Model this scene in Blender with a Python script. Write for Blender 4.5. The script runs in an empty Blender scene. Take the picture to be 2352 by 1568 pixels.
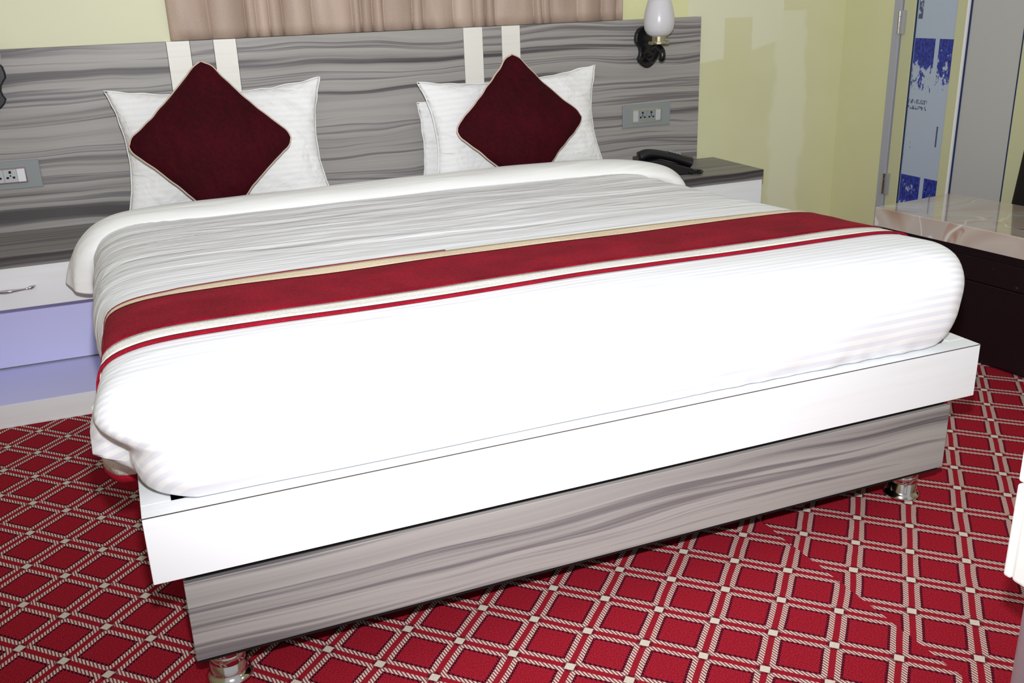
import bpy, bmesh, math, random
from mathutils import Vector, Matrix, noise
from mathutils.bvhtree import BVHTree

# ------------------------------------------------------------------ camera, world, lights, exposure
S = bpy.context.scene
COL = S.collection
CAM = Vector((-0.9078, -3.8464, 1.2811))
YAW, PITCH, ROLL, FPX = 0.376254, 0.347635, -0.034379, 2211.13
fw = Vector((math.sin(YAW)*math.cos(PITCH), math.cos(YAW)*math.cos(PITCH), -math.sin(PITCH)))
r0 = Vector((math.cos(YAW), -math.sin(YAW), 0)); u0 = r0.cross(fw)
rt = math.cos(ROLL)*r0 + math.sin(ROLL)*u0
up = -math.sin(ROLL)*r0 + math.cos(ROLL)*u0
cd = bpy.data.cameras.new('camera'); cam = bpy.data.objects.new('camera', cd); COL.objects.link(cam)
cd.sensor_width = 36.0; cd.lens = FPX/2352*36.0; cd.clip_start = 0.02
cam.matrix_world = Matrix(((rt.x, up.x, -fw.x, CAM.x), (rt.y, up.y, -fw.y, CAM.y), (rt.z, up.z, -fw.z, CAM.z), (0, 0, 0, 1)))
S.camera = cam

W = bpy.data.worlds.new('world'); S.world = W; W.use_nodes = True
W.node_tree.nodes['Background'].inputs[0].default_value = (0.96, 0.97, 1.0, 1)
W.node_tree.nodes['Background'].inputs[1].default_value = 0.50

fl = bpy.data.lights.new('camera_flash', 'SPOT'); fl.energy = 355; fl.shadow_soft_size = 0.03; fl.color = (0.96, 0.975, 1.0)
fl.spot_size = math.radians(120); fl.spot_blend = 1.0
flo = bpy.data.objects.new('camera_flash', fl); COL.objects.link(flo)
flo.location = CAM + up*0.21 + rt*0.01
flo.rotation_euler = (Vector((1.15, 0.0, 1.30)) - flo.location).to_track_quat('-Z', 'Y').to_euler()

S.view_settings.view_transform = 'Standard'; S.view_settings.look = 'None'
S.view_settings.gamma = 1.0; S.view_settings.use_curve_mapping = False
S.view_settings.exposure = 0.0

# ------------------------------------------------------------------ node helpers
def lin(c):
    return tuple((v/255/12.92 if v/255 <= 0.04045 else ((v/255+0.055)/1.055)**2.4) for v in c) + (1.0,)

class N:
    """a scalar socket with arithmetic"""
    def __init__(s, nt, sock): s.nt = nt; s.s = sock
    def op(s, o, b=None, c=None):
        n = s.nt.nodes.new('ShaderNodeMath'); n.operation = o
        for i, v in enumerate((s, b, c)):
            if v is None: continue
            if isinstance(v, N): s.nt.links.new(v.s, n.inputs[i])
            else: n.inputs[i].default_value = v
        return N(s.nt, n.outputs[0])
    def __add__(s, b): return s.op('ADD', b)
    def __radd__(s, b): return s.op('ADD', b)
    def __sub__(s, b): return s.op('SUBTRACT', b)
    def __rsub__(s, b): return (s*-1.0).op('ADD', b)
    def __mul__(s, b): return s.op('MULTIPLY', b)
    def __rmul__(s, b): return s.op('MULTIPLY', b)
    def gt(s, b): return s.op('GREATER_THAN', b)
    def lt(s, b): return s.op('LESS_THAN', b)
    def abs(s): return s.op('ABSOLUTE')
    def max(s, b): return s.op('MAXIMUM', b)
    def min(s, b): return s.op('MINIMUM', b)
    def floor(s): return s.op('FLOOR')
    def sin(s): return s.op('SINE')
    def inv(s): return 1.0 - s
    def step(s, a, b):
        n = s.nt.nodes.new('ShaderNodeMapRange'); n.interpolation_type = 'SMOOTHSTEP'
        s.nt.links.new(s.s, n.inputs[0]); n.inputs[1].default_value = a; n.inputs[2].default_value = b
        return N(s.nt, n.outputs[0])

class Mat:
    def __init__(s, name, rough=0.5, spec=0.5, metal=0.0, color=None):
        s.m = bpy.data.materials.new(name); s.m.use_nodes = True; s.nt = s.m.node_tree
        s.b = s.nt.nodes['Principled BSDF']
        s.b.inputs['Roughness'].default_value = rough; s.b.inputs['Metallic'].default_value = metal
        s.b.inputs['Specular IOR Level'].default_value = spec
        if color: s.b.inputs['Base Color'].default_value = lin(color)
        s._xyz = None
    def xyz(s):
        if s._xyz is None:
            t = s.nt.nodes.new('ShaderNodeTexCoord'); p = s.nt.nodes.new('ShaderNodeSeparateXYZ')
            s.nt.links.new(t.outputs['Object'], p.inputs[0])
            s._xyz = [N(s.nt, p.outputs[i]) for i in range(3)]
        return s._xyz
    def vec(s, x, y, z):
        c = s.nt.nodes.new('ShaderNodeCombineXYZ')
        for i, v in enumerate((x, y, z)):
            if isinstance(v, N): s.nt.links.new(v.s, c.inputs[i])
            else: c.inputs[i].default_value = v
        return c.outputs[0]
    def noise(s, vec, scale=1.0, detail=2.0, rough=0.5, dist=0.0):
        n = s.nt.nodes.new('ShaderNodeTexNoise'); s.nt.links.new(vec, n.inputs['Vector'])
        n.inputs['Scale'].default_value = scale; n.inputs['Detail'].default_value = detail
        n.inputs['Roughness'].default_value = rough; n.inputs['Distortion'].default_value = dist
        return N(s.nt, n.outputs[0])
    def ramp(s, f, stops, interp='LINEAR'):
        n = s.nt.nodes.new('ShaderNodeValToRGB'); s.nt.links.new(f.s, n.inputs[0]); n.color_ramp.interpolation = interp
        e = n.color_ramp.elements
        while len(e) < len(stops): e.new(0.5)
        for i, (p, c) in enumerate(stops): e[i].position = p; e[i].color = lin(c)
        return n.outputs[0]
    def mix(s, f, a, b):
        n = s.nt.nodes.new('ShaderNodeMix'); n.data_type = 'RGBA'
        if isinstance(f, N): s.nt.links.new(f.s, n.inputs[0])
        else: n.inputs[0].default_value = f
        for i, v in ((6, a), (7, b)):
            if isinstance(v, tuple): n.inputs[i].default_value = lin(v)
            else: s.nt.links.new(v, n.inputs[i])
        return n.outputs[2]
    def color(s, sock): s.nt.links.new(sock, s.b.inputs['Base Color']); return s
    def rough(s, f): s.nt.links.new(f.s, s.b.inputs['Roughness']); return s
    def bump(s, f, strength=0.3, dist=0.01):
        n = s.nt.nodes.new('ShaderNodeBump'); n.inputs['Strength'].default_value = strength; n.inputs['Distance'].default_value = dist
        s.nt.links.new(f.s, n.inputs['Height']); s.nt.links.new(n.outputs[0], s.b.inputs['Normal']); return s
    def sheen(s, w, col, r=0.4):
        s.b.inputs['Sheen Weight'].default_value = w; s.b.inputs['Sheen Tint'].default_value = lin(col); s.b.inputs['Sheen Roughness'].default_value = r
        return s

# ------------------------------------------------------------------ materials
def wood_mat(name, stops, seed=0.0, sv=1.0, sx=1.0):
    m = Mat(name, 0.42, 0.35); x, y, z = m.xyz()
    v = z + y*0.85 + seed
    warp = m.noise(m.vec(x*(0.9*sx), v*2.6, seed), 1.0, 2.0) - 0.5
    warp2 = m.noise(m.vec(x*(3.2*sx), v*9.0, seed+4), 1.0, 1.0) - 0.5
    vv = v + warp*0.13 + warp2*0.022
    big = m.noise(m.vec(x*(0.22*sx), vv*(16*sv), seed), 1.0, 1.5, 0.45)
    mid = m.noise(m.vec(x*(0.5*sx), vv*(46*sv), seed+9), 1.0, 2.0, 0.6)
    fine = m.noise(m.vec(x*(2.0*sx), vv*(210*sv), seed+3), 1.0, 3.0, 0.6)
    f = big*0.66 + mid*0.26 + fine*0.08
    m.color(m.ramp(f, stops)); m.bump(fine, 0.04, 0.002)
    return m.m
GREY = [(0.35, (76, 71, 72)), (0.405, (100, 95, 97)), (0.445, (150, 146, 143)), (0.53, (166, 162, 158)), (0.565, (110, 105, 107)), (0.61, (160, 156, 153)), (0.68, (92, 87, 90))]
M_wood = wood_mat('grey_zebra_laminate', GREY, 0.0)
M_wood2 = wood_mat('grey_zebra_laminate_base', GREY, 3.7, 0.82, 0.8)
M_wood3 = wood_mat('grey_zebra_laminate_top', [(p, tuple(int(v*0.86) for v in c)) for p, c in GREY], 8.1, 1.1)

def white_lam(name, base, streak):
    m = Mat(name, 0.4, 0.4); x, y, z = m.xyz()
    g = m.noise(m.vec(x*1.6, z*34.0, y*34.0), 1.0, 3.0, 0.6)
    s = m.noise(m.vec(x*0.9, z*11.0, y*11.0), 1.0, 2.0)
    f = g.step(0.52, 0.75)*0.35 + s.step(0.6, 0.75)*0.6
    m.color(m.mix(f, base, streak)); return m.m
M_white = white_lam('white_laminate', (238, 240, 242), (230, 228, 224))
M_strip = white_lam('cream_strip_laminate', (234, 232, 224), (212, 204, 188))
M_edge = Mat('dark_edge_line', 0.6, 0.2, color=(70, 62, 60)).m
M_dark = Mat('dark_board', 0.7, 0.2, color=(46, 40, 44)).m
M_lav = Mat('lavender_laminate', 0.3, 0.5, color=(214, 214, 253)).m

def fabric_white(name, stripes=True, wr=1.0):
    m = Mat(name, 0.75, 0.25); x, y, z = m.xyz()
    q = (y + z)*(1/0.0215)
    st = (q*6.2832).sin().step(-0.25, 0.25)
    if stripes: m.color(m.mix(st, (229, 230, 236), (243, 243, 243)))
    else: m.b.inputs['Base Color'].default_value = lin((240, 240, 238))
    w1 = m.noise(m.vec(x*2.0, y*16.0, z*14.0), 1.0, 2.0, 0.5, 0.5)
    w2 = m.noise(m.vec(x*7.0, y*9.0, z*9.0), 1.0, 2.0)
    hd = y.step(-0.42, -0.05)*0.8 + 0.35
    m.bump((w1*0.85 + w2*0.3)*hd, 0.9*wr, 0.022)
    m.sheen(0.08, (255, 255, 255), 0.5)
    return m.m
M_duvet = fabric_white('striped_satin_cotton')
M_roll = fabric_white('white_cotton_fold', False, 0.45)
def pillow_mat():
    m = Mat('white_pillow_cotton', 0.75, 0.25); x, y, z = m.xyz()
    st = (z*(6.2832/0.021)).sin().step(-0.25, 0.25)
    m.color(m.mix(st, (237, 237, 237), (242, 241, 240)))
    w = m.noise(m.vec(x*9.0, y*9.0, z*16.0), 1.0, 3.0, 0.55, 0.6)
    m.bump(w, 0.8, 0.02); return m.m
M_pillow = pillow_mat()
M_piping_w = Mat('white_piping', 0.7, 0.2, color=(246, 246, 244)).m
def velvet(name, dark, light, sheen, k):
    m = Mat(name, 0.85, 0.15); x, y, z = m.xyz()
    n1 = m.noise(m.vec(x*k, y*k*1.7, z*k*1.7), 1.0, 4.0, 0.75)
    n2 = m.noise(m.vec(x, y, z), 7.0, 2.0)
    m.color(m.mix((n1*0.65 + n2*0.35).step(0.38, 0.66), dark, light))
    m.bump(n1, 0.35, 0.003); m.sheen(*sheen); return m.m
M_cush = velvet('maroon_velvet', (46, 0, 8), (66, 0, 14), (0.10, (170, 5, 40), 0.35), 60.0)
M_run = velvet('crimson_chenille', (94, 1, 18), (144, 13, 38), (0.12, (220, 60, 80), 0.4), 150.0)
M_trim = velvet('crimson_trim', (120, 3, 23), (166, 18, 44), (0.2, (230, 60, 80), 0.4), 260.0)
M_pip = Mat('beige_piping', 0.7, 0.2, color=(205, 184, 168)).m
def terry(name, a, b):
    m = Mat(name, 0.9, 0.1); x, y, z = m.xyz()
    n1 = m.noise(m.vec(x*260.0, y*160.0, z*160.0), 1.0, 2.0)
    n2 = m.noise(m.vec(x*3.0, y*60.0, z*60.0), 1.0, 2.0)
    m.color(m.mix((n1*0.5+n2*0.5).step(0.35, 0.6), a, b)); m.bump(n1, 0.4, 0.003); return m.m
M_rwhite = terry('off_white_ribbon', (224, 220, 212), (246, 244, 238))
M_cream = terry('cream_terry', (222, 200, 168), (246, 228, 200))

def wall_mat(name, patches):
    m = Mat(name, 0.8, 0.2); x, y, z = m.xyz()
    n = m.noise(m.vec(x, y, z), 2.2, 3.0)
    base = m.mix(n.step(0.3, 0.7), (213, 212, 168), (219, 218, 178))
    if patches:
        j = (m.noise(m.vec(x, y, z), 14.0, 2.0) - 0.5)*0.05
        j2 = (m.noise(m.vec(x, y, z), 3.0, 1.0) - 0.5)*0.10
        slope = (x - 1.6)*0.22 + 0.93 + j2*0.8
        upper = (z - slope).step(0.0, 0.012)
        notch = (x + j*0.3 - 1.80).abs().lt(0.075)*z.lt(1.14)
        up_m = upper*notch.inv()*(x + j).lt(2.04)
        strip = (x + j + j2 - 2.10).abs().step(0.075, 0.11).inv()*z.lt(1.16)
        base = m.mix(up_m*0.85, base, (229, 228, 200))
        base = m.mix(strip*0.85, base, (226, 226, 196))
        base = m.mix(x.lt(1.53)*x.gt(1.1)*0.6, base, (226, 224, 158))
    m.color(base); m.bump(m.noise(m.vec(x, y, z), 60.0, 3.0), 0.05, 0.004)
    return m.m
M_wallb = wall_mat('pale_yellow_paint_touched_up', True)
M_wall = wall_mat('pale_yellow_paint', False)

def carpet():
    m = Mat('red_lattice_carpet', 0.95, 0.05); x, y, z = m.xyz()
    s = 0.1226; th = 0.0154 - math.pi/4
    ca, sa = math.cos(th)/s, math.sin(th)/s
    dx = x + 0.4078; dy = y + 2.2209
    wob = (m.noise(m.vec(x, y, 0.0), 9.0, 2.0) - 0.5)*0.05
    u = dx*ca + dy*sa + wob; v = dx*(-sa) + dy*ca + wob*0.7
    # strips of carpet laid side by side: the lattice does not meet exactly at the joins
    lf = x.step(-0.98, -0.55).inv(); rg = x.gt(0.45)
    u2 = u + lf*0.167 + rg*((v - 5.4)*0.03 - 0.13); v2 = v - lf*0.249 - rg*0.42
    cu = (u2 - u2.floor() - 0.5).abs(); cv = (v2 - v2.floor() - 0.5).abs()
    e = cu.max(cv); mn = cu.min(cv)
    wv = m.noise(m.vec(x*30.0, y*30.0, 0.0), 1.0, 1.0)
    dash = (x*(6.2832/0.0064) + y*(6.2832/0.040) + wv*1.5).sin()
    d1 = dash.step(-0.55, 0.1); d2 = dash.step(0.0, 0.5)
    cream = e.gt(0.355)*e.lt(0.448)
    navy = (e.gt(0.310)*e.lt(0.355))*dash.step(-0.7, -0.2)
    node = cu.gt(0.422)*cv.gt(0.422)
    star = (cu + cv).gt(0.815)*node.inv()*mn.gt(0.365)*dash.step(-0.4, 0.0)
    g1 = m.noise(m.vec(x, y, 0.0), 420.0, 2.0, 0.7)
    g2 = m.noise(m.vec(x, y, 0.0), 900.0, 1.0)
    red = m.mix(g1.step(0.35, 0.68), (120, 15, 29), (184, 40, 56))
    dred = m.mix(g2.step(0.3, 0.7), (130, 18, 32), (168, 35, 51))
    crm = m.mix(g2.step(0.3, 0.7), (196, 172, 158), (236, 222, 208))
    c = m.mix(e.gt(0.448), red, dred)
    c = m.mix(cream*d1, m.mix(cream, c, (128, 52, 58)), crm)
    c = m.mix(navy*0.95, c, (20, 12, 32))
    c = m.mix(star*0.8, c, (32, 20, 40))
    c = m.mix(node, c, m.mix(g1.step(0.35, 0.65), (196, 184, 166), (226, 216, 200)))
    m.color(c); m.bump(g1*0.6 + cream*d1*0.5 + node*0.5, 0.5, 0.003)
    return m.m
M_carpet = carpet()

def curtain_mat():
    m = Mat('taupe_satin_curtain', 0.55, 0.4); x, y, z = m.xyz()
    n = m.noise(m.vec(x*8.0, y*4.0, z*1.2), 1.0, 3.0)
    g = m.noise(m.vec(x*300.0, 0.0, z*300.0), 1.0, 2.0)
    m.color(m.mix((n*0.7 + g*0.3).step(0.35, 0.65), (160, 138, 124), (194, 172, 156)))
    m.bump(g, 0.15, 0.002); m.sheen(0.2, (235, 215, 200), 0.4); return m.m
M_curt = curtain_mat()
M_black = Mat('glossy_black_metal', 0.28, 0.5, color=(16, 15, 20)).m
M_phone = Mat('black_plastic', 0.35, 0.5, color=(20, 20, 24)).m
M_key = Mat('grey_key_print', 0.5, 0.4, color=(150, 152, 160)).m
M_chrome = Mat('chrome', 0.12, 0.5, 1.0, (210, 206, 204)).m
M_brass = Mat('polished_nickel', 0.2, 0.5, 1.0, (196, 188, 164)).m
M_steel = Mat('brushed_steel', 0.38, 0.5, 0.7, (190, 190, 200)).m
M_glass = Mat('milk_glass', 0.25, 0.5, color=(214, 212, 216)).m
M_plate = Mat('grey_plate', 0.45, 0.4, color=(140, 145, 146)).m
M_mod = Mat('socket_module', 0.4, 0.4, color=(186, 188, 190)).m
M_modw = Mat('white_module', 0.4, 0.4, color=(226, 228, 232)).m
M_hole = Mat('socket_hole', 0.7, 0.2, color=(20, 20, 22)).m
M_alum = Mat('aluminium_profile', 0.45, 0.5, 0.3, (176, 178, 194)).m
M_stile = Mat('cream_door_profile', 0.5, 0.4, color=(196, 196, 158)).m
M_navy = Mat('navy_gasket', 0.5, 0.4, color=(22, 42, 84)).m
M_bright = Mat('white_door_edge', 0.4, 0.5, color=(236, 236, 236)).m
M_panel = Mat('grey_door_panel', 0.4, 0.45, color=(180, 180, 178)).m
def film_mat():
    m = Mat('peeling_protective_film', 0.35, 0.5); x, y, z = m.xyz()
    t = ((y - 0.7)*-1.0 - 0.397)*(1/0.226)      # 0..1 across the panel
    f1 = m.noise(m.vec(y*26.0, z*14.0, 1.0), 1.0, 4.0, 0.7, 0.6)
    f2 = m.noise(m.vec(y*95.0, z*42.0, 4.0), 1.0, 3.0, 0.7)
    f = f1*0.7 + f2*0.3
    def win(z1, z0):
        dep = (z*-1.0 + z1)*(1/(z1 - z0))
        return z.lt(z1)*z.gt(z0)*(f - dep*0.26 + 0.15).gt(0.50)*(t - 0.60).abs().gt(0.05)
    blue = win(1.035, 0.78).max(win(0.437, 0.15))*t.gt(0.03)
    marks = ((z - 0.765).abs().lt(0.009).max((z - 0.738).abs().lt(0.008)))*t.lt(0.5)*f2.gt(0.5)
    top = z.gt(1.115)*t.lt(0.16)*t.gt(0.05)*m.noise(m.vec(y*60.0, z*60.0, 2.0), 1.0, 2.0).gt(0.45)
    side = (t - 0.84).abs().lt(0.02)*z.lt(0.67)*z.gt(0.58)
    spots = (t.lt(0.2))*z.lt(0.62)*z.gt(0.50)*f1.gt(0.63)
    c = m.mix(blue, (172, 184, 204), m.mix(f2.step(0.4, 0.6), (20, 24, 120), (48, 66, 166)))
    c = m.mix(marks.max(side).max(top).max(spots)*0.85, c, (30, 38, 90))
    m.color(c); return m.m
M_film = film_mat()
def marble():
    m = Mat('onyx_marble_laminate', 0.16, 0.6); x, y, z = m.xyz()
    m.b.inputs['Coat Weight'].default_value = 1.0; m.b.inputs['Coat Roughness'].default_value = 0.02; m.b.inputs['Coat IOR'].default_value = 1.9
    w = m.noise(m.vec(x, y, z), 2.6, 3.0, 0.6, 1.2)
    vein = (m.noise(m.vec(x + w*0.25, y + w*0.3, z), 2.4, 2.0, 0.5, 0.6) - 0.5).abs()
    cell = m.noise(m.vec(x, y, z), 2.6, 2.0, 0.5, 1.4)
    c = m.ramp(cell, [(0.3, (170, 142, 122)), (0.46, (196, 184, 174)), (0.62, (184, 172, 164)), (0.75, (196, 160, 132))])
    c = m.mix(vein.step(0.0, 0.022).inv()*w.step(0.48, 0.60), c, (168, 112, 76))
    c = m.mix((cell - 0.55).abs().step(0.0, 0.012).inv()*0.7, c, (236, 230, 226))
    m.color(c); return m.m
M_marble = marble()
def darkwood():
    m = Mat('dark_maroon_board', 0.4, 0.4); x, y, z = m.xyz()
    n = m.noise(m.vec(x, y, z), 60.0, 3.0, 0.7)
    m.color(m.mix(n.step(0.72, 0.78), (24, 10, 15), (120, 116, 116))); return m.m
M_darkw = darkwood()
M_bag = Mat('black_nylon', 0.7, 0.3, color=(22, 19, 18)).m
M_wcab = Mat('white_gloss_board', 0.3, 0.5, color=(244, 244, 240)).m
M_sheet = Mat('white_mattress_sheet', 0.8, 0.2, color=(236, 236, 234)).m

# ------------------------------------------------------------------ object helpers
def thing(name, label, cat, loc=(0, 0, 0), rz=0.0, group=None):
    o = bpy.data.objects.new(name, None); COL.objects.link(o); o.empty_display_size = 0.1
    o.location = loc; o.rotation_euler = (0, 0, rz); o['label'] = label; o['category'] = cat
    if group: o['group'] = group
    return o
def root_of(o):
    while o.parent: o = o.parent
    return o
def obj(name, bm, mat, parent=None, smooth=False, local=False, sub=0):
    """links a bmesh as one object; vertices are in world space unless local"""
    me = bpy.data.meshes.new(name)
    if parent is not None and not local:
        t = root_of(parent).location
        for v in bm.verts: v.co -= t
    bm.to_mesh(me); bm.free(); me.materials.append(mat)
    if smooth:
        for p in me.polygons: p.use_smooth = True
    o = bpy.data.objects.new(name, me); COL.objects.link(o)
    if parent is not None: o.parent = parent
    if sub:
        md = o.modifiers.new('sub', 'SUBSURF'); md.levels = sub; md.render_levels = sub
    return o
def tag(o, label, cat, group=None):
    o['label'] = label; o['category'] = cat
    if group: o['group'] = group
    return o
def struct(o, label=None):
    o['kind'] = 'structure'
    if label: o['label'] = label
    return o
def box(x0, x1, y0, y1, z0, z1, bev=0.0, seg=2, bm=None):
    b = bmesh.new()
    bmesh.ops.create_cube(b, size=1.0)
    for v in b.verts:
        v.co = Vector(((x0+x1)/2 + v.co.x*(x1-x0), (y0+y1)/2 + v.co.y*(y1-y0), (z0+z1)/2 + v.co.z*(z1-z0)))
    if bev: bmesh.ops.bevel(b, geom=list(b.edges), offset=bev, segments=seg, profile=0.5, affect='EDGES')
    if bm is None: return b
    merge(bm, b); return bm
def merge(dst, src):
    me = bpy.data.meshes.new('tmp'); src.to_mesh(me); src.free(); dst.from_mesh(me); bpy.data.meshes.remove(me)
def lathe(prof, c, seg=40, cap=True):
    b = bmesh.new(); rings = []
    for r, z in prof:
        rings.append([b.verts.new((c[0]+r*math.cos(2*math.pi*i/seg), c[1]+r*math.sin(2*math.pi*i/seg), c[2]+z)) for i in range(seg)])
    for a, d in zip(rings, rings[1:]):
        for i in range(seg): b.faces.new((a[i], a[(i+1) % seg], d[(i+1) % seg], d[i]))
    if cap:
        b.faces.new(list(reversed(rings[0]))); b.faces.new(rings[-1])
    return b
def tube(pts, rad, seg=12, closed=False, flat=1.0):
    b = bmesh.new(); rings = []; n = len(pts); pts = [Vector(p) for p in pts]
    for i, p in enumerate(pts):
        a = pts[(i-1) % n] if closed or i > 0 else p; d = pts[(i+1) % n] if closed or i < n-1 else p
        t = (d - a).normalized(); ref = Vector((0, 0, 1)) if abs(t.z) < 0.9 else Vector((0, 1, 0))
        s = t.cross(ref).normalized(); q = s.cross(t)
        r = rad[i] if isinstance(rad, (list, tuple)) else rad
        rings.append([b.verts.new(p + (s*math.cos(2*math.pi*k/seg) + q*(flat*math.sin(2*math.pi*k/seg)))*r) for k in range(seg)])
    for i in range(n if closed else n-1):
        A, B = rings[i], rings[(i+1) % n]
        for k in range(seg): b.faces.new((A[k], A[(k+1) % seg], B[(k+1) % seg], B[k]))
    if not closed: b.faces.new(list(reversed(rings[0]))); b.faces.new(rings[-1])
    bmesh.ops.recalc_face_normals(b, faces=b.faces); return b
def prism(poly, y0, y1, bev=0.0):
    """polygon in x,z extruded along y"""
    b = bmesh.new()
    A = [b.verts.new((x, y0, z)) for x, z in poly]; B = [b.verts.new((x, y1, z)) for x, z in poly]
    n = len(poly); b.faces.new(A); b.faces.new(list(reversed(B)))
    for i in range(n): b.faces.new((A[i], B[i], B[(i+1) % n], A[(i+1) % n]))
    bmesh.ops.recalc_face_normals(b, faces=b.faces)
    if bev:
        es = [e for e in b.edges if abs(e.verts[0].co.y - y0) < 1e-6 and abs(e.verts[1].co.y - y0) < 1e-6]
        bmesh.ops.bevel(b, geom=es, offset=bev, segments=2, profile=0.5, affect='EDGES')
    return b
def cr(p0, p1, p2, p3, t):
    return 0.5*((2*p1) + (-p0+p2)*t + (2*p0-5*p1+4*p2-p3)*t*t + (-p0+3*p1-3*p2+p3)*t**3)
def spline(pts, n):
    pts = [Vector(p) for p in pts]; out = []
    for i in range(len(pts)-1):
        a = pts[max(i-1, 0)]; b = pts[i]; c = pts[i+1]; d = pts[min(i+2, len(pts)-1)]
        for k in range(n): out.append(cr(a, b, c, d, k/n))
    out.append(pts[-1]); return out
def sstep(a, b, x):
    t = min(1, max(0, (x-a)/(b-a))); return t*t*(3-2*t)

# ------------------------------------------------------------------ the room
fb = bmesh.new()
for v in ((-3.2, 0.17), (-3.2, -5.6), (2.52, -5.6), (2.52, 0.17)): fb.verts.new((v[0], v[1], 0))
fb.faces.new(fb.verts); bmesh.ops.recalc_face_normals(fb, faces=fb.faces)
for f in fb.faces:
    if f.normal.z < 0: f.normal_flip()
struct(obj('floor', fb, M_carpet), 'red carpet with a cream diamond lattice')
struct(obj('wall_back', box(-3.2, 2.52, 0.05, 0.17, 0, 2.8), M_wallb), 'pale yellow wall with touched-up paint patches behind headboard')
wb = box(2.40, 2.52, -0.272, 0.05, 0, 2.8)
box(2.40, 2.52, -5.6, -1.125, 0, 2.8, bm=wb); box(2.40, 2.52, -1.125, -0.272, 2.05, 2.8, bm=wb)
struct(obj('wall_right', wb, M_wall), 'pale yellow side wall with doorway')
struct(obj('wall_left', box(-3.32, -3.2, -5.6, 0.17, 0, 2.8), M_wall), 'pale yellow wall')

# door in the side wall
dr = thing('door_1', 'grey panelled door with torn blue protective film in side wall', 'door', (2.41, -0.7, 0)); dr['kind'] = 'structure'
obj('door_frame', box(2.395, 2.46, -0.318, -0.274, 0, 2.05, 0.003), M_alum, dr)
obj('door_frame', box(2.395, 2.46, -1.123, -1.085, 0, 2.05, 0.003), M_alum, dr)
obj('door_frame', box(2.395, 2.46, -1.085, -0.318, 2.01, 2.05, 0.003), M_alum, dr)
for y0, y1 in ((-0.395, -0.322), (-0.682, -0.626), (-1.082, -0.972)):
    obj('stile', box(2.405, 2.44, y0, y1, 0.01, 2.0, 0.003), M_stile, dr)
fp = obj('film_panel', box(2.412, 2.43, -0.626, -0.395, 0.01, 2.0), M_film, dr); fp['label'] = 'panel with half peeled blue printed film'
pp = obj('grey_panel', box(2.412, 2.43, -0.965, -0.700, 0.01, 2.0), M_panel, dr)
obj('white_edge', box(2.400, 2.43, -0.692, -0.683, 0.01, 2.0), M_bright, dr)
for y in (-0.3975, -0.6965, -0.968): obj('gasket', box(2.408, 2.432, y-0.0035, y+0.0035, 0.01, 2.0), M_navy, dr)
for z in (1.10, 0.38, 1.75):
    hb = box(2.392, 2.405, -0.345, -0.295, z-0.05, z+0.05, 0.002)
    h = obj('hinge', hb, M_steel, dr)
    k = bmesh.new()
    for a in (-0.036, -0.012, 0.012, 0.036): merge(k, lathe([(0.007, -0.011), (0.007, 0.011)], (2.389, -0.320, z+a), 12))
    obj('knuckle', k, M_chrome, h, smooth=False)

# curtain above the headboard
cb = bmesh.new(); nx, nz = 420, 24; X0, X1 = -0.672, 1.182
rnd = random.Random(5); folds = []
xx = X0
while xx < X1:
    w = rnd.choice((0.035, 0.05, 0.09, 0.13, 0.16))*rnd.uniform(0.8, 1.2); folds.append((xx, w, rnd.uniform(0.6, 1.0), rnd.uniform(0.3, 0.7))); xx += w
def fold_y(x, z):
    h = 0.0
    for a, w, amp, sk in folds:
        t = (x - a)/w
        if 0 <= t < 1:
            t = t**(1.0/(0.6+sk)); h = amp*math.sin(math.pi*t)**0.45
    n = noise.noise((x*14 + z*3, z*3.5, 3.1))*0.8
    return 0.042 - 0.036*h - 0.009*n
V = []
for i in range(nx+1):
    x = X0 + (X1-X0)*i/nx
    row = []
    for j in range(nz+1):
        z = 1.1545 + 1.0*j/nz
        sway = 0.018*noise.noise((x*3.0, z*3.0, 7.0))*(1 if 0.01 < i/nx < 0.99 else 0)
        row.append(cb.verts.new((x + sway*(z-1.15)*3, fold_y(x, z), z)))
    V.append(row)
for i in range(nx):
    for j in range(nz): cb.faces.new((V[i][j], V[i+1][j], V[i+1][j+1], V[i][j+1]))
cu = thing('curtain', 'taupe satin window curtain hanging above the headboard', 'curtain', (0.255, 0.03, 1.1545))
cp = obj('drape', cb, M_curt, cu, smooth=True)
md = cp.modifiers.new('t', 'SOLIDIFY'); md.thickness = 0.002; md.offset = 1
obj('curtain_rod', tube([(X0-0.1, 0.02, 2.17), (X1+0.1, 0.02, 2.17)], 0.014), M_steel, cu, smooth=True)

# ------------------------------------------------------------------ headboard
ZH = 1.153
hbo = thing('headboard', 'wide grey wood-grain headboard with four cream vertical strips', 'headboard', (0, 0.025, 0))
xs = [-1.567, -0.694, -0.612, -0.529, -0.447, 0.446, 0.529, 0.612, 0.694, 1.567]
for i in range(9):
    st = i in (1, 3, 5, 7)
    o = obj('strip' if st else 'panel', box(xs[i]+0.0006, xs[i+1]-0.0006, 0.0 - (0.0015 if st else 0), 0.049, 0.0, ZH, 0.0008, 1), M_strip if st else M_wood, hbo)
    if st: o['label'] = 'cream laminate strip'

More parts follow.
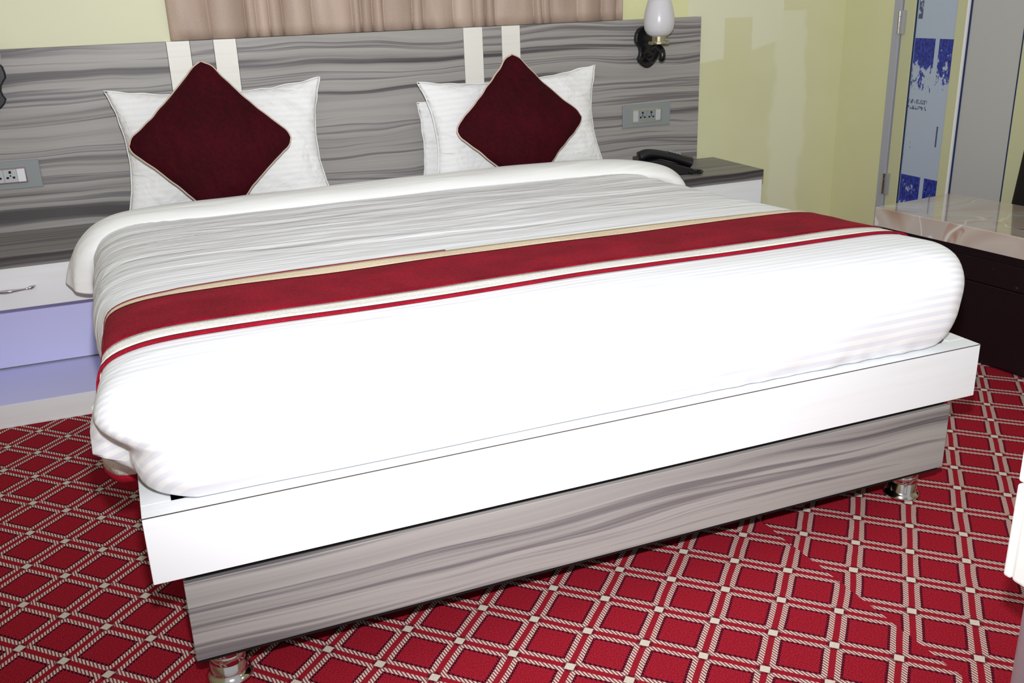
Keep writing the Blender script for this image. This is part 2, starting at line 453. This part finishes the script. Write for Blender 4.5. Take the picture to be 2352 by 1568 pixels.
# ------------------------------------------------------------------ bed frame
bed = thing('bed', 'double bed with white rails over grey wood-grain base on chrome feet', 'bed', (0, -1.1, 0))
ZR0, ZR1 = 0.295, 0.4315
obj('front_rail', box(-0.975, 0.975, -2.2145, -2.165, ZR0, ZR1, 0.001, 1), M_white, bed)
for sx in (-1, 1):
    a, b = sorted((sx*0.975, sx*0.922))
    obj('side_rail', box(a, b, -2.1645, -0.002, ZR0, ZR1, 0.001, 1), M_white, bed)
el = obj('edge_band', box(-0.975, 0.975, -2.2152, -2.2143, ZR1-0.0016, ZR1+0.0003), M_edge, bed)
obj('platform', box(-0.9215, 0.9215, -2.1645, -0.002, ZR0+0.005, ZR0+0.035), M_dark, bed)
obj('base_panel', box(-0.925, 0.912, -2.2055, -2.1925, 0.106, ZR0-0.018, 0.001, 1), M_wood2, bed)
obj('recess_strip', box(-0.920, 0.905, -2.192, -2.175, ZR0-0.030, ZR0-0.0005), M_hole, bed)
for x0 in (-0.925, 0.894): obj('base_panel', box(x0, x0+0.018, -2.174, -0.1, 0.106, ZR0-0.001, 0.001, 1), M_wood2, bed)
obj('base_bottom', box(-0.920, 0.905, -2.196, -0.1, 0.094, 0.1055), M_hole, bed)
legp = [(0.047, 0.0), (0.047, 0.006), (0.040, 0.013), (0.0365, 0.018), (0.0365, 0.040), (0.0355, 0.041), (0.0355, 0.043), (0.0365, 0.044), (0.0365, 0.060), (0.0355, 0.061), (0.0355, 0.063), (0.0365, 0.064), (0.0365, 0.080), (0.0355, 0.081), (0.0355, 0.083), (0.0365, 0.084), (0.0365, 0.0938)]
for lx in (-0.867, 0.867):
    for ly in (-2.125, -0.25):
        o = obj('foot', lathe(legp, (lx, ly, 0), 40), M_chrome, bed, smooth=False); o['label'] = 'ringed chrome foot'
        for p in o.data.polygons: p.use_smooth = len(p.vertices) == 4

mt = obj('mattress', box(-0.90, 0.89, -2.14, -0.03, 0.331, 0.527, 0.05, 4), M_sheet, None, smooth=True)
tag(mt, 'white sheeted mattress lying in the bed frame under the duvet', 'mattress')

# ------------------------------------------------------------------ duvet
NS, NC = 90, 16
def rrect(x0, x1, y0, y1, r):
    """rounded rectangle, fixed vertex count: left side (head to foot), front, right, head"""
    P = []
    cs = [(x0+r, y0+r, math.pi), (x1-r, y0+r, 1.5*math.pi), (x1-r, y1-r, 0.0), (x0+r, y1-r, 0.5*math.pi)]
    sides = [((x0, y1-r), (x0, y0+r)), ((x0+r, y0), (x1-r, y0)), ((x1, y0+r), (x1, y1-r)), ((x1-r, y1), (x0+r, y1))]
    for k in range(4):
        a, b = sides[k]
        for i in range(NS): t = i/NS; P.append((a[0]+(b[0]-a[0])*t, a[1]+(b[1]-a[1])*t, k, 0.0))
        cx, cy, an = cs[k]
        for i in range(NC): t = i/NC; q = an + t*math.pi/2; P.append((cx+r*math.cos(q), cy+r*math.sin(q), k, t))
    return P
LF = [(-0.985, .458), (-1.018, .452), (-1.034, .468), (-1.041, .51), (-1.034, .555), (-1.005, .60), (-.95, .626), (-.86, .637), (-.70, .640)]
RG = [(.84, .436), (.905, .436), (.94, .47), (.958, .54), (.960, .59), (.940, .622), (.89, .634), (.80, .639), (.64, .640)]
FR = [(-2.12, .436), (-2.184, .436), (-2.203, .465), (-2.211, .515), (-2.205, .56), (-2.175, .602), (-2.12, .626), (-2.03, .637), (-1.87, .640)]
HD = [(-.44, .56), (-.40, .555), (-.385, .565), (-.38, .58), (-.38, .595), (-.385, .61), (-.41, .62), (-.47, .63), (-.62, .640)]
prof = []
SUB = 5
for tb in (LF, FR, RG, HD): prof.append(spline([(a, z, 0) for a, z in tb], SUB))
nr = len(prof[0]); rings = []
for k in range(nr):
    L, F, R, Hh = (p[k] for p in prof)
    rad = 0.10
    P = rrect(L.x, R.x, F.x, Hh.x, rad)
    zz = [L.y, F.y, R.y, Hh.y]
    rings.append([[x, y, zz[s]*(1-t) + zz[(s+1) % 4]*t if t else zz[s]] for x, y, s, t in P])
# shrink the last ring to the middle to close the top
last = rings[-1]; x0, x1, y0, y1 = -.70, .64, -1.87, -.62; NT = 46
for k in range(1, NT+1):
    t = k/NT*0.985
    P = rrect(x0 + 0.66*t, x1 - 0.66*t, y0 + 0.62*t, y1 - 0.62*t, 0.10*(1-t)+0.004)
    rings.append([[x, y, 0.640] for x, y, s, tt in P])
def dv_shape(x, y, z):
    h = sstep(0.46, 0.62, z)
    z += h*0.036*min(1.1, max(-0.6, (-y-1.2)/0.85))
    low = 1 - sstep(0.53, 0.60, z)
    # pinched fold at the foot corner on the nightstand-with-handle side
    l = sstep(-0.80, -0.98, x)
    x += 0.062*low*l*sstep(-2.075, -2.115, y)
    lump = math.exp(-((y+2.02)/0.06)**2); x -= 0.003*lump*l*low
    lift = sstep(-1.88, -1.97, y)*(1 - sstep(-2.075, -2.12, y))
    z += (0.536 - 0.10*(-2.06-y) - z)*lift*l*(1 - sstep(0.44, 0.53, z)) if z < 0.53 else 0
    x += 0.036*math.exp(-((y+1.72)/0.26)**4)*l*(1-sstep(0.57, 0.65, z))
    # soft wrinkles, running across the bed
    hd = sstep(-1.55, -1.2, y)
    w = noise.noise((x*1.6+3, y*15, z*5)) + 0.5*noise.noise((x*3.1, y*31+x*2, 9.0))
    w2 = noise.noise((x*2.3, y*2.3, z*2.3+5))
    z += h*(0.0050*w*hd + 0.0008*w + 0.004*w2)
    s = noise.noise((x*7, y*9, z*26))
    lo = 1-h
    fr = sstep(-2.10, -2.19, y)
    y -= 0.004*s*lo*fr
    x += 0.005*s*lo*(1-fr)*(1 if x > 0 else -1)
    # bunching at the foot near the far corner
    y -= 0.006*noise.noise((x*30, z*12, 2.0))*fr*(1-sstep(0.44, 0.50, z))*sstep(-0.2, 0.5, x)
    return (x, y, z)
db = bmesh.new(); VR = [[db.verts.new(dv_shape(*p)) for p in ring] for ring in rings]
m_ = len(VR[0])
for A, B in zip(VR, VR[1:]):
    for i in range(m_): db.faces.new((A[i], A[(i+1) % m_], B[(i+1) % m_], B[i]))
db.faces.new(VR[-1]); bmesh.ops.recalc_face_normals(db, faces=db.faces)
bvh = BVHTree.FromBMesh(db)
dv = thing('duvet', 'plump white satin-striped duvet spread over the whole bed', 'duvet', (0, -1.2, 0.43))
obj('cover', db, M_duvet, dv, smooth=True)

# turned-down head edge of the duvet: a soft roll that hangs over both sides
path = [(-1.085, -0.475, .440), (-1.075, -0.47, .475), (-1.045, -0.455, .535), (-0.985, -0.44, .578), (-0.88, -0.43, .597), (-0.6, -0.425, .603), (-0.2, -0.42, .606), (0.2, -0.415, .610), (0.55, -0.42, .612), (0.8, -0.455, .610), (0.93, -0.495, .602), (1.02, -0.535, .583), (1.075, -0.565, .555), (1.095, -0.575, .535)]
path = [(x, y-0.028, z+0.004) for x, y, z in path]
pp = spline(path, 12); b = bmesh.new(); RR = []; seg = 28
for i, p in enumerate(pp):
    a = pp[max(i-1, 0)]; d = pp[min(i+1, len(pp)-1)]; t = (d-a).normalized()
    side = Vector((0, 1, 0)); side = (side - t*side.dot(t)).normalized(); nrm = t.cross(side)
    f = i/(len(pp)-1)
    endw = sstep(0.16, 0.0, f); ende = sstep(0.86, 1.0, f)
    ry = 0.085 - 0.004*endw - 0.02*ende; rz = 0.046 + 0.006*endw - 0.016*ende
    ring = []
    for k in range(seg):
        q = 2*math.pi*k/seg
        wob = 1 + 0.05*noise.noise((p.x*6, q*1.2, 2.0)) + (0.12*endw + 0.10*ende)*noise.noise((p.z*18, math.cos(q)*2, math.sin(q)*2+p.x*9))
        if f < 0.012: wob *= 0.80
        c_ = p + side*(ry*wob*math.cos(q)) + nrm*(rz*wob*math.sin(q))
        c_.z -= (0.042*sstep(0.10, 0.0, f) + 0.020*sstep(0.93, 1.0, f))*(1-math.cos(q))/2
        c_ += nrm*(0.006*(endw+ende)*math.sin(5*q + 14*f))
        ring.append(b.verts.new(c_))
    RR.append(ring)
for A, B in zip(RR, RR[1:]):
    for k in range(seg): b.faces.new((A[k], A[(k+1) % seg], B[(k+1) % seg], B[k]))
for R_, s in ((RR[0], 1), (RR[-1], 1)):
    c = sum((v.co for v in R_), Vector())/seg
    inner = [b.verts.new(c + (v.co-c)*0.55) for v in R_]
    for k in range(seg): b.faces.new((R_[k], R_[(k+1) % seg], inner[(k+1) % seg], inner[k]))
    b.faces.new(inner)
bmesh.ops.recalc_face_normals(b, faces=b.faces)
obj('turned_down_edge', b, M_roll, dv, smooth=True, sub=1)

# ------------------------------------------------------------------ bed runner
def runner_path(y, off):
    """points of the duvet's outer surface in the plane y, from the hanging end over the top to the other side"""
    out = []
    zc = 0.50
    def hit(o, d):
        h = bvh.ray_cast(Vector(o), Vector(d))
        return (h[0], h[1]) if h[0] is not None else (None, None)
    for k in range(0, 26):
        q = math.radians(188 - 98*k/25); o = (-0.86, y, zc); d = (math.cos(q), 0, math.sin(q))
        p, n = hit(o, d)
        if p: out.append(p + Vector((d[0], 0, d[2]))*off)
    for k in range(1, 60):
        x = -0.86 + (0.80+0.86)*k/60
        p, n = hit((x, y, zc), (0, 0, 1))
        if p: out.append(p + Vector((0, 0, off)))
    for k in range(0, 26):
        q = math.radians(90 - 96*k/25); o = (0.80, y, zc); d = (math.cos(q), 0, math.sin(q))
        p, n = hit(o, d)
        if p: out.append(p + Vector((d[0], 0, d[2]))*off)
    return out
def band(name, ya, yb, off, mat, nv=6, hang=True, x_end=None, wav=0.0):
    """strip between two y lines; ya and yb may be functions of x"""
    fa = ya if callable(ya) else (lambda x: ya); fb_ = yb if callable(yb) else (lambda x: yb)
    rows = []
    for j in range(nv+1):
        t = j/nv
        ym = fa(0)*(1-t) + fb_(0)*t
        base = runner_path(ym, off)
        row = []
        for p in base:
            y = fa(p.x)*(1-t) + fb_(p.x)*t
            if abs(y - ym) > 1e-4 and -0.84 < p.x < 0.8:
                h = bvh.ray_cast(Vector((p.x, y, 0.5)), Vector((0, 0, 1)))
                if h[0] is not None: p = h[0] + Vector((0, 0, off))
            q = Vector((p.x, y, p.z))
            q.z += 0.0015*noise.noise((q.x*5, q.y*12, 1.0))
            row.append(q)
        if hang:
            p0 = row[0]
            ext = []
            for k in range(6, 0, -1):
                e = k/6; ext.append(Vector((p0.x + 0.004*e, p0.y - 0.10*e*e, p0.z - 0.085*e)))
            row = ext + row
        rows.append(row)
    b = bmesh.new(); n = min(len(r) for r in rows)
    VV = [[b.verts.new(p) for p in r[:n]] for r in rows]
    for A, B in zip(VV, VV[1:]):
        for i in range(n-1):
            if x_end is not None and A[i].co.x > x_end: continue
            b.faces.new((A[i], A[i+1], B[i+1], B[i]))
    bmesh.ops.delete(b, geom=[v for v in b.verts if not v.link_faces], context='VERTS')
    bmesh.ops.recalc_face_normals(b, faces=b.faces)
    if sum(f.normal.z for f in b.faces) < 0: bmesh.ops.reverse_faces(b, faces=b.faces)
    o = obj(name, b, mat, runner, smooth=True)
    m = o.modifiers.new('t', 'SOLIDIFY'); m.thickness = 0.004; m.offset = 1.0
    return o
runner = thing('bed_runner', 'crimson bed runner with white and cream bands lying across the duvet', 'bed runner', (0, -1.75, 0.66))
YF = -1.968
yb_ = lambda x: -1.612 - 0.012*max(0, x)       # back edge of the velvet
band('red_trim', YF, YF+0.018, 0.003, M_trim, 2, hang=False)
band('white_band', YF+0.018, YF+0.086, 0.002, M_rwhite, 4, hang=False)
def flap(name, zs, mat, grow):
    pl = spline([(-1.026, -1.835, 0), (-1.030, -1.88, 0), (-1.030, -1.95, 0), (-1.018, -1.992, 0), (-0.984, -2.004, 0)], 6)
    b = bmesh.new(); rows = [[b.verts.new((p.x + 0.006*math.sin(p.y*40) + grow*0.0015, p.y + 0.10*(0.55-z), z - 0.012*sstep(-1.93, -1.85, p.y))) for p in pl] for z in zs]
    for A, B in zip(rows, rows[1:]):
        for i in range(len(pl)-1): b.faces.new((A[i], A[i+1], B[i+1], B[i]))
    bmesh.ops.recalc_face_normals(b, faces=b.faces)
    o = obj(name, b, mat, runner, smooth=True); m = o.modifiers.new('t', 'SOLIDIFY'); m.thickness = 0.004; m.offset = 0
flap('end_flap', [0.545, 0.51, 0.47, 0.44, 0.416], M_rwhite, 0)
flap('red_trim', [0.416, 0.408, 0.400], M_trim, 0)
band('velvet_panel', YF+0.086, yb_, 0.004, M_run, 14, hang=False)
def cream_back(x): return yb_(x) + 0.078 - 0.030*sstep(0.3, 0.85, x) - 0.030*sstep(-0.55, -0.95, x) + 0.010*noise.noise((x*4, 1, 1))*sstep(-0.25, 0.0, x)
band('cream_band', yb_, cream_back, 0.002, M_cream, 4, hang=False)
band('red_trim', lambda x: cream_back(x) - 0.002, lambda x: cream_back(x) + 0.010, 0.002, M_trim, 2, hang=False, x_end=-0.17)

# ------------------------------------------------------------------ pillows and cushions
def pillow_bm(w, h, t, ear=0.06, seed=0, power=3.0, n=56, edge_pow=0.62):
    """upright pillow in local x,z; thickness along y"""
    b = bmesh.new(); G = {}
    for side in (1, -1):
        for i in range(n+1):
            for j in range(n+1):
                edge = i in (0, n) or j in (0, n)
                if side == -1 and edge: G[(side, i, j)] = G[(1, i, j)]; continue
                u = -1 + 2*i/n; v = -1 + 2*j/n
                pu = 1 - ear*(1-v*v)*abs(u)**3; pv = 1 - ear*1.25*(1-u*u)*abs(v)**3
                x = w/2*u*pu; z = h/2*v*pv
                prof_ = max(0.0, (1-abs(u)**power)*(1-abs(v)**power))**edge_pow
                yy = side*t/2*prof_
                c = noise.noise((x*7+seed, z*7, side*3.0))*0.014 + noise.noise((x*15+seed, z*30+x*12, side))*0.007
                yy += c*min(1, prof_*1.6)*side
                if edge:
                    yy += 0.006*noise.noise((x*14+seed, z*14, 5.0)); x += 0.004*noise.noise((z*22, seed, 1)); z += 0.004*noise.noise((x*18, seed, 2))
                G[(side, i, j)] = b.verts.new((x, yy, z))
    for side in (1, -1):
        for i in range(n):
            for j in range(n):
                q = [G[(side, i, j)], G[(side, i+1, j)], G[(side, i+1, j+1)], G[(side, i, j+1)]]
                b.faces.new(q)
    bmesh.ops.recalc_face_normals(b, faces=b.faces)
    outl = [(i, 0) for i in range(n)] + [(n, j) for j in range(n)] + [(i, n) for i in range(n, 0, -1)] + [(0, j) for j in range(n, 0, -1)]
    loop = [G[(1, i, j)].co.copy() for i, j in outl]
    return b, loop
def set_pose(o, loc, lean, roll=0.0, yaw=0.0):
    o.matrix_world = Matrix.Translation(loc) @ Matrix.Rotation(yaw, 4, 'Z') @ Matrix.Rotation(lean, 4, 'X') @ Matrix.Rotation(roll, 4, 'Y')
def pillow(label, loc, lean, roll, yaw, w, h, t, ear, seed):
    root = thing('pillow', label, 'pillow', group='white bed pillows')
    pb, loop = pillow_bm(w, h, t, ear, seed)
    obj('pillowcase', pb, M_pillow, root, smooth=True, local=True)
    obj('seam_edge', tube(loop, 0.0022, 6, closed=True), M_piping_w, root, smooth=True, local=True)
    set_pose(root, Vector(loc), lean, roll, yaw); return root
pillow('white pillow propped behind the maroon cushion nearer the drawer with visible handle', (-0.548, -0.150, 0.772), -0.20, 0.0, 0.0, 0.76, 0.475, 0.15, 0.12, 1.0)
pillow('white pillow propped on headboard beside the wall lamp with milk-glass shade', (0.592, -0.185, 0.762), -0.20, -0.03, 0.0, 0.775, 0.44, 0.12, 0.12, 8.0)
pillow('white pillow mostly hidden behind the propped one beside the black telephone', (0.590, -0.046, 0.700), -0.02, 0.0, 0.0, 0.74, 0.36, 0.07, 0.05, 15.0)

def cushion(label, loc, lean, roll, yaw, s, t, seed):
    root = thing('cushion', label, 'cushion', group='maroon velvet cushions')
    cbm, loop = pillow_bm(s, s, t, 0.055, seed, 2.4, 48)
    def rnd_c(p):
        a = 0.5*s - 0.055; dx, dz = abs(p.x) - a, abs(p.z) - a
        if dx <= 0 or dz <= 0: return p.copy()
        k = max(dx, dz)/math.hypot(dx, dz)
        return Vector((math.copysign(a + dx*k, p.x), p.y, math.copysign(a + dz*k, p.z)))
    for v in cbm.verts: v.co = rnd_c(v.co)
    loop = [rnd_c(p) for p in loop]
    obj('velvet_cover', cbm, M_cush, root, smooth=True, local=True)
    o = obj('piping', tube([p + Vector((0, 0.004, 0)) for p in loop], 0.0045, 8, closed=True), M_pip, root, smooth=True, local=True); o['label'] = 'beige piping'
    set_pose(root, Vector(loc), lean, roll, yaw); return root
cushion('maroon velvet cushion on its corner before the pillow nearer the drawer handle', (-0.605, -0.300, 0.824), -0.20, math.radians(46.5), 0.0, 0.416, 0.11, 2.0)
cushion('maroon velvet cushion on its corner before the pillow beside the wall lamp', (0.558, -0.310, 0.795), -0.20, math.radians(43.5), 0.0, 0.405, 0.11, 11.0)

# ------------------------------------------------------------------ nightstands
def nightstand(sx, label):
    cx = sx*1.3225
    t = thing('nightstand', label, 'nightstand', (cx, -0.2, 0), group='built-in nightstands')
    x0, x1 = sorted((sx*0.99, sx*1.655)); XE0, XE1 = x0, x1
    obj('table_top', box(x0, x1, -0.392, -0.0025, 0.485, 0.527, 0.0012, 1), M_wood3, t)
    obj('carcass', box(x0+0.004, x1-0.004, -0.372, -0.0025, 0.35, 0.4845), M_white, t)
    d = obj('drawer', box(x0+0.003, x1-0.003, -0.388, -0.3725, 0.345, 0.4835, 0.001, 1), M_white, t)
    # bow handle with leaf ends
    hx = sx*1.325; hz = 0.413; P = []; Rr = []
    for k in range(25):
        q = -1 + 2*k/24
        P.append((hx + q*0.085, -0.390 - 0.020*(1-q*q)**0.7 - 0.002, hz + 0.010*max(0, abs(q)-0.75)*4*(1 if q > 0 else -1)*0.4))
        Rr.append(0.0035 + 0.0045*math.exp(-(q/0.35)**2) + (0.005*math.exp(-((abs(q)-0.86)/0.09)**2)))
    h = obj('handle', tube(P, Rr, 12, flat=0.8), M_chrome, d, smooth=True); h['label'] = 'chrome bow handle'
    for a, b in ((x0+0.004, x0+0.02), (x1-0.02, x1-0.004)):
        obj('side_panel', box(a, b, -0.372, -0.0025, 0.079, 0.3495), M_white, t)
    obj('back_panel', box(x0+0.0205, x1-0.0205, -0.206, -0.190, 0.0865, 0.3495), M_lav, t)
    obj('plinth', box(x0, x1, -0.568, -0.0025, 0.0, 0.0785, 0.001, 1), M_white, t)
    obj('shelf_floor', box(x0+0.0205, x1-0.0205, -0.566, -0.2065, 0.0788, 0.0805), M_lav, t)
    return t
nightstand(-1, 'grey-topped nightstand with chrome drawer handle and open lavender shelf')
nightstand(1, 'grey-topped nightstand holding the black telephone beside yellow wall')

# ------------------------------------------------------------------ wall lamps
def wall_lamp(x, label):
    t = thing('wall_lamp', label, 'wall lamp', (x, 0.0, 0.95), group='wall lamps on the headboard')
    half = [(0.0, 1.128), (0.022, 1.126), (0.044, 1.116), (0.057, 1.098), (0.061, 1.078), (0.060, 1.060), (0.050, 1.048), (0.041, 1.034), (0.038, 1.018), (0.041, 1.003), (0.048, 0.990), (0.040, 0.974), (0.028, 0.962), (0.012, 0.952), (0.0, 0.950)]
    poly = [(x+a, z) for a, z in half] + [(x-a, z) for a, z in reversed(half[1:-1])]
    obj('wall_plate', prism(poly, -0.020, -0.0012, 0.005), M_black, t)
    P = spline([(x, -0.018, 1.00), (x, -0.05, 0.985), (x, -0.085, 1.005), (x, -0.105, 1.035), (x, -0.108, 1.052)], 8)
    obj('arm', tube(P, [0.015 - 0.004*i/(len(P)-1) for i in range(len(P))], 14), M_black, t, smooth=True)
    P = spline([(x, -0.06, 1.03), (x, -0.10, 1.042), (x, -0.135, 1.026), (x, -0.140, 1.000), (x, -0.126, 0.992)], 8)
    obj('scroll', tube(P, [0.014]*(len(P)-6) + [0.014, 0.0135, 0.013, 0.0115, 0.010, 0.007], 12), M_black, t, smooth=True)
    obj('cup', lathe([(0.008, 0), (0.044, 0.0), (0.046, 0.003), (0.046, 0.010), (0.044, 0.013), (0.030, 0.013), (0.030, 0.032), (0.010, 0.032)], (x, -0.108, 1.053), 36), M_brass, t)
    pr = [(0.012, 0.0), (0.032, 0.002), (0.050, 0.012), (0.061, 0.030), (0.0655, 0.055), (0.064, 0.085), (0.058, 0.115), (0.051, 0.140), (0.047, 0.152), (0.044, 0.152), (0.048, 0.138), (0.055, 0.113), (0.061, 0.085), (0.062, 0.055), (0.057, 0.032), (0.046, 0.016), (0.012, 0.006)]
    s = obj('lamp_shade', lathe(pr, (x, -0.108, 1.083), 48), M_glass, t, smooth=True); s['label'] = 'milk-glass tulip shade'
    return t
wall_lamp(1.288, 'black scrolled wall lamp with milk-glass tulip shade above the telephone')
wall_lamp(-1.292, 'black scrolled wall lamp above the socket plate with white modules')

# ------------------------------------------------------------------ socket plates
def socket_plate(x0, x1, z0, z1, label, lm):
    t = thing('socket_plate', label, 'socket', ((x0+x1)/2, 0, z0), group='socket plates on the headboard')
    obj('cover_plate', box(x0, x1, -0.009, -0.0012, z0, z1, 0.002, 2), M_plate, t)
    a, b = x0 + 0.046, x1 - 0.046; c, d = z0 + 0.021, z1 - 0.021
    fr = box(a, b, -0.013, -0.009, d-0.006, d); box(a, b, -0.013, -0.009, c, c+0.004, bm=fr)
    box(a, a+0.004, -0.013, -0.009, c+0.004, d-0.006, bm=fr); box(b-0.004, b, -0.013, -0.009, c+0.004, d-0.006, bm=fr)
    obj('bezel', fr, M_chrome, t)
    a += 0.004; b -= 0.004; c += 0.004; d -= 0.006; w = b - a
    cuts = [0, 0.19, 0.5, 0.81, 1.0]
    for i in range(4):
        p, q = a + w*cuts[i] + 0.0004, a + w*cuts[i+1] - 0.0004
        if i in (1, 2):
            s = obj('socket', box(p, q, -0.0115, -0.009, c, d, 0.0006, 1), lm[0], t)
            m = (p+q)/2; zc = (c+d)/2
            k = box(m-0.004, m+0.004, -0.0122, -0.0116, zc+0.008, zc+0.017)
            box(m-0.014, m-0.006, -0.0122, -0.0116, zc-0.010, zc-0.003, bm=k); box(m+0.006, m+0.014, -0.0122, -0.0116, zc-0.010, zc-0.003, bm=k)
            box(m-0.002, m+0.002, -0.0122, -0.0116, zc-0.003, zc+0.003, bm=k)
            obj('pin_hole', k, M_hole, s)
        else:
            obj('switch', box(p, q, -0.0130, -0.009, c, d, 0.0008, 1), lm[1], t)
    return t
socket_plate(1.172, 1.412, 0.697, 0.796, 'grey double socket plate on headboard above the telephone', (M_plate, M_mod))
socket_plate(-1.424, -1.183, 0.679, 0.777, 'grey double socket plate with white modules above the lavender shelf nightstand', (M_mod, M_modw))

# ------------------------------------------------------------------ telephone
ph = thing('telephone', 'black desk telephone with handset and coiled cord on nightstand', 'telephone', (1.255, -0.225, 0.527), math.radians(-14))
b = bmesh.new()
prof_p = [(-0.115, 0.001), (0.105, 0.001), (0.105, 0.024), (-0.05, 0.068), (-0.115, 0.062)]
b2 = prism(prof_p, -0.085, 0.085, 0.004); obj('base', b2, M_phone, ph, local=True)
P = spline([(-0.115, -0.02, 0.074), (-0.085, -0.02, 0.086), (-0.04, -0.02, 0.084), (0.03, -0.02, 0.068), (0.085, -0.02, 0.050), (0.115, -0.02, 0.040)], 8)
nP = len(P)
hs = obj('handset', tube(P, [0.034*(0.75 + 0.25*abs(2*i/(nP-1)-1)**1.5) * (0.8 if i in (0, nP-1) else 1) for i in range(nP)], 18, flat=0.72), M_phone, ph, smooth=True, local=True)
for i in range(4):
    for j in range(3):
        x = 0.020 + i*0.014; y = -0.032 + j*0.012; z = 0.0715 - (x-0.03)*0.31 + 0.0205
        obj('key', box(x-0.004, x+0.004, y-0.0035, y+0.0035, z-0.004, z+0.0012, 0.001, 1), M_key, hs, local=True)
cl = []
for k in range(240):
    q = k/240; a = q*2*math.pi*1.3 + 0.6; R_ = 0.030 - 0.012*q
    cx, cy = 0.118 + R_*math.cos(a), -0.088 + R_*math.sin(a)*0.8
    ph_ = q*2*math.pi*26
    cl.append((cx + 0.0055*math.cos(ph_)*math.cos(a), cy + 0.0055*math.cos(ph_)*math.sin(a), 0.0085 + 0.004*q + 0.0055*math.sin(ph_)))
co = obj('coiled_cord', tube(cl, 0.0022, 6), M_phone, ph, smooth=True, local=True)
# ------------------------------------------------------------------ marble-topped cabinet by the side wall
RZ = math.radians(6.5)
tb = thing('low_cabinet', 'low dark cabinet with glossy onyx-marble top beside the door', 'cabinet', (1.700, -1.03, 0), RZ)
obj('marble_top', box(0.0, 0.43, -1.35, 0.0, 0.404, 0.475, 0.002, 2), M_marble, tb, local=True)
obj('body', box(0.024, 0.415, -1.33, -0.02, 0.0, 0.4035), M_darkw, tb, local=True)
for y0, y1 in ((-1.325, -0.677), (-0.673, -0.025)):
    d1 = obj('door', box(0.012, 0.0235, y0, y1, 0.01, 0.285, 0.001, 1), M_darkw, tb, local=True)
    d2 = obj('drawer', box(0.012, 0.0235, y0, y1, 0.289, 0.372, 0.001, 1), M_darkw, tb, local=True)
    obj('lock', tube([(0.0118, (y0+y1)/2-0.25, 0.30), (0.008, (y0+y1)/2-0.25, 0.30)], 0.006, 12), M_chrome, d2, local=True)
# black suitcase behind it
bg = thing('suitcase', 'black fabric suitcase standing behind the marble-topped cabinet', 'suitcase', (2.315, -1.33, 0))
sb = box(2.262, 2.372, -1.58, -1.085, 0.03, 0.86, 0.045, 5)
for v in sb.verts:
    q = sstep(0.48, 0.86, v.co.z); v.co.y += (-1.33 - v.co.y)*0.34*q
obj('shell', sb, M_bag, bg, smooth=True)
hp = spline([(2.315, -1.42, 0.84), (2.315, -1.41, 0.885), (2.315, -1.33, 0.90), (2.315, -1.25, 0.885), (2.315, -1.24, 0.84)], 5)
obj('handle', tube(hp, 0.009, 8), M_bag, bg, smooth=True)
for y in (-1.55, -1.12): obj('wheel', lathe([(0.008, -0.012), (0.02, -0.012), (0.022, 0.0), (0.02, 0.012), (0.008, 0.012)], (0, 0, 0), 16), M_phone, bg, local=True).matrix_basis = Matrix.Translation((0, y+1.33, 0.022)) @ Matrix.Rotation(math.pi/2, 4, 'Y')

# white board cabinet on steel legs at the edge of the room
wc = thing('white_cabinet', 'white board cabinet on round steel legs near foot of bed', 'cabinet', (0.56, -3.1, 0))
obj('carcass', box(0.322, 0.80, -3.28, -2.900, 0.355, 0.70, 0.008, 3), M_wcab, wc)
obj('cabinet_top', box(0.318, 0.804, -3.29, -2.888, 0.7005, 0.722, 0.005, 2), M_wcab, wc)
for z0, z1 in ((0.357, 0.526), (0.530, 0.698)):
    d = obj('drawer', box(0.323, 0.799, -2.8995, -2.885, z0, z1, 0.004, 2), M_wcab, wc)
    zc = (z0+z1)/2
    obj('drawer_handle', tube([(0.50, -2.885, zc), (0.505, -2.866, zc), (0.56, -2.863, zc), (0.615, -2.866, zc), (0.62, -2.885, zc)], 0.005, 8), M_steel, d, smooth=True)
for lx in (0.368, 0.755):
    for ly in (-3.23, -2.925): obj('leg', lathe([(0.024, 0.0), (0.024, 0.008), (0.021, 0.010), (0.021, 0.3545)], (lx, ly, 0), 28), M_steel, wc)
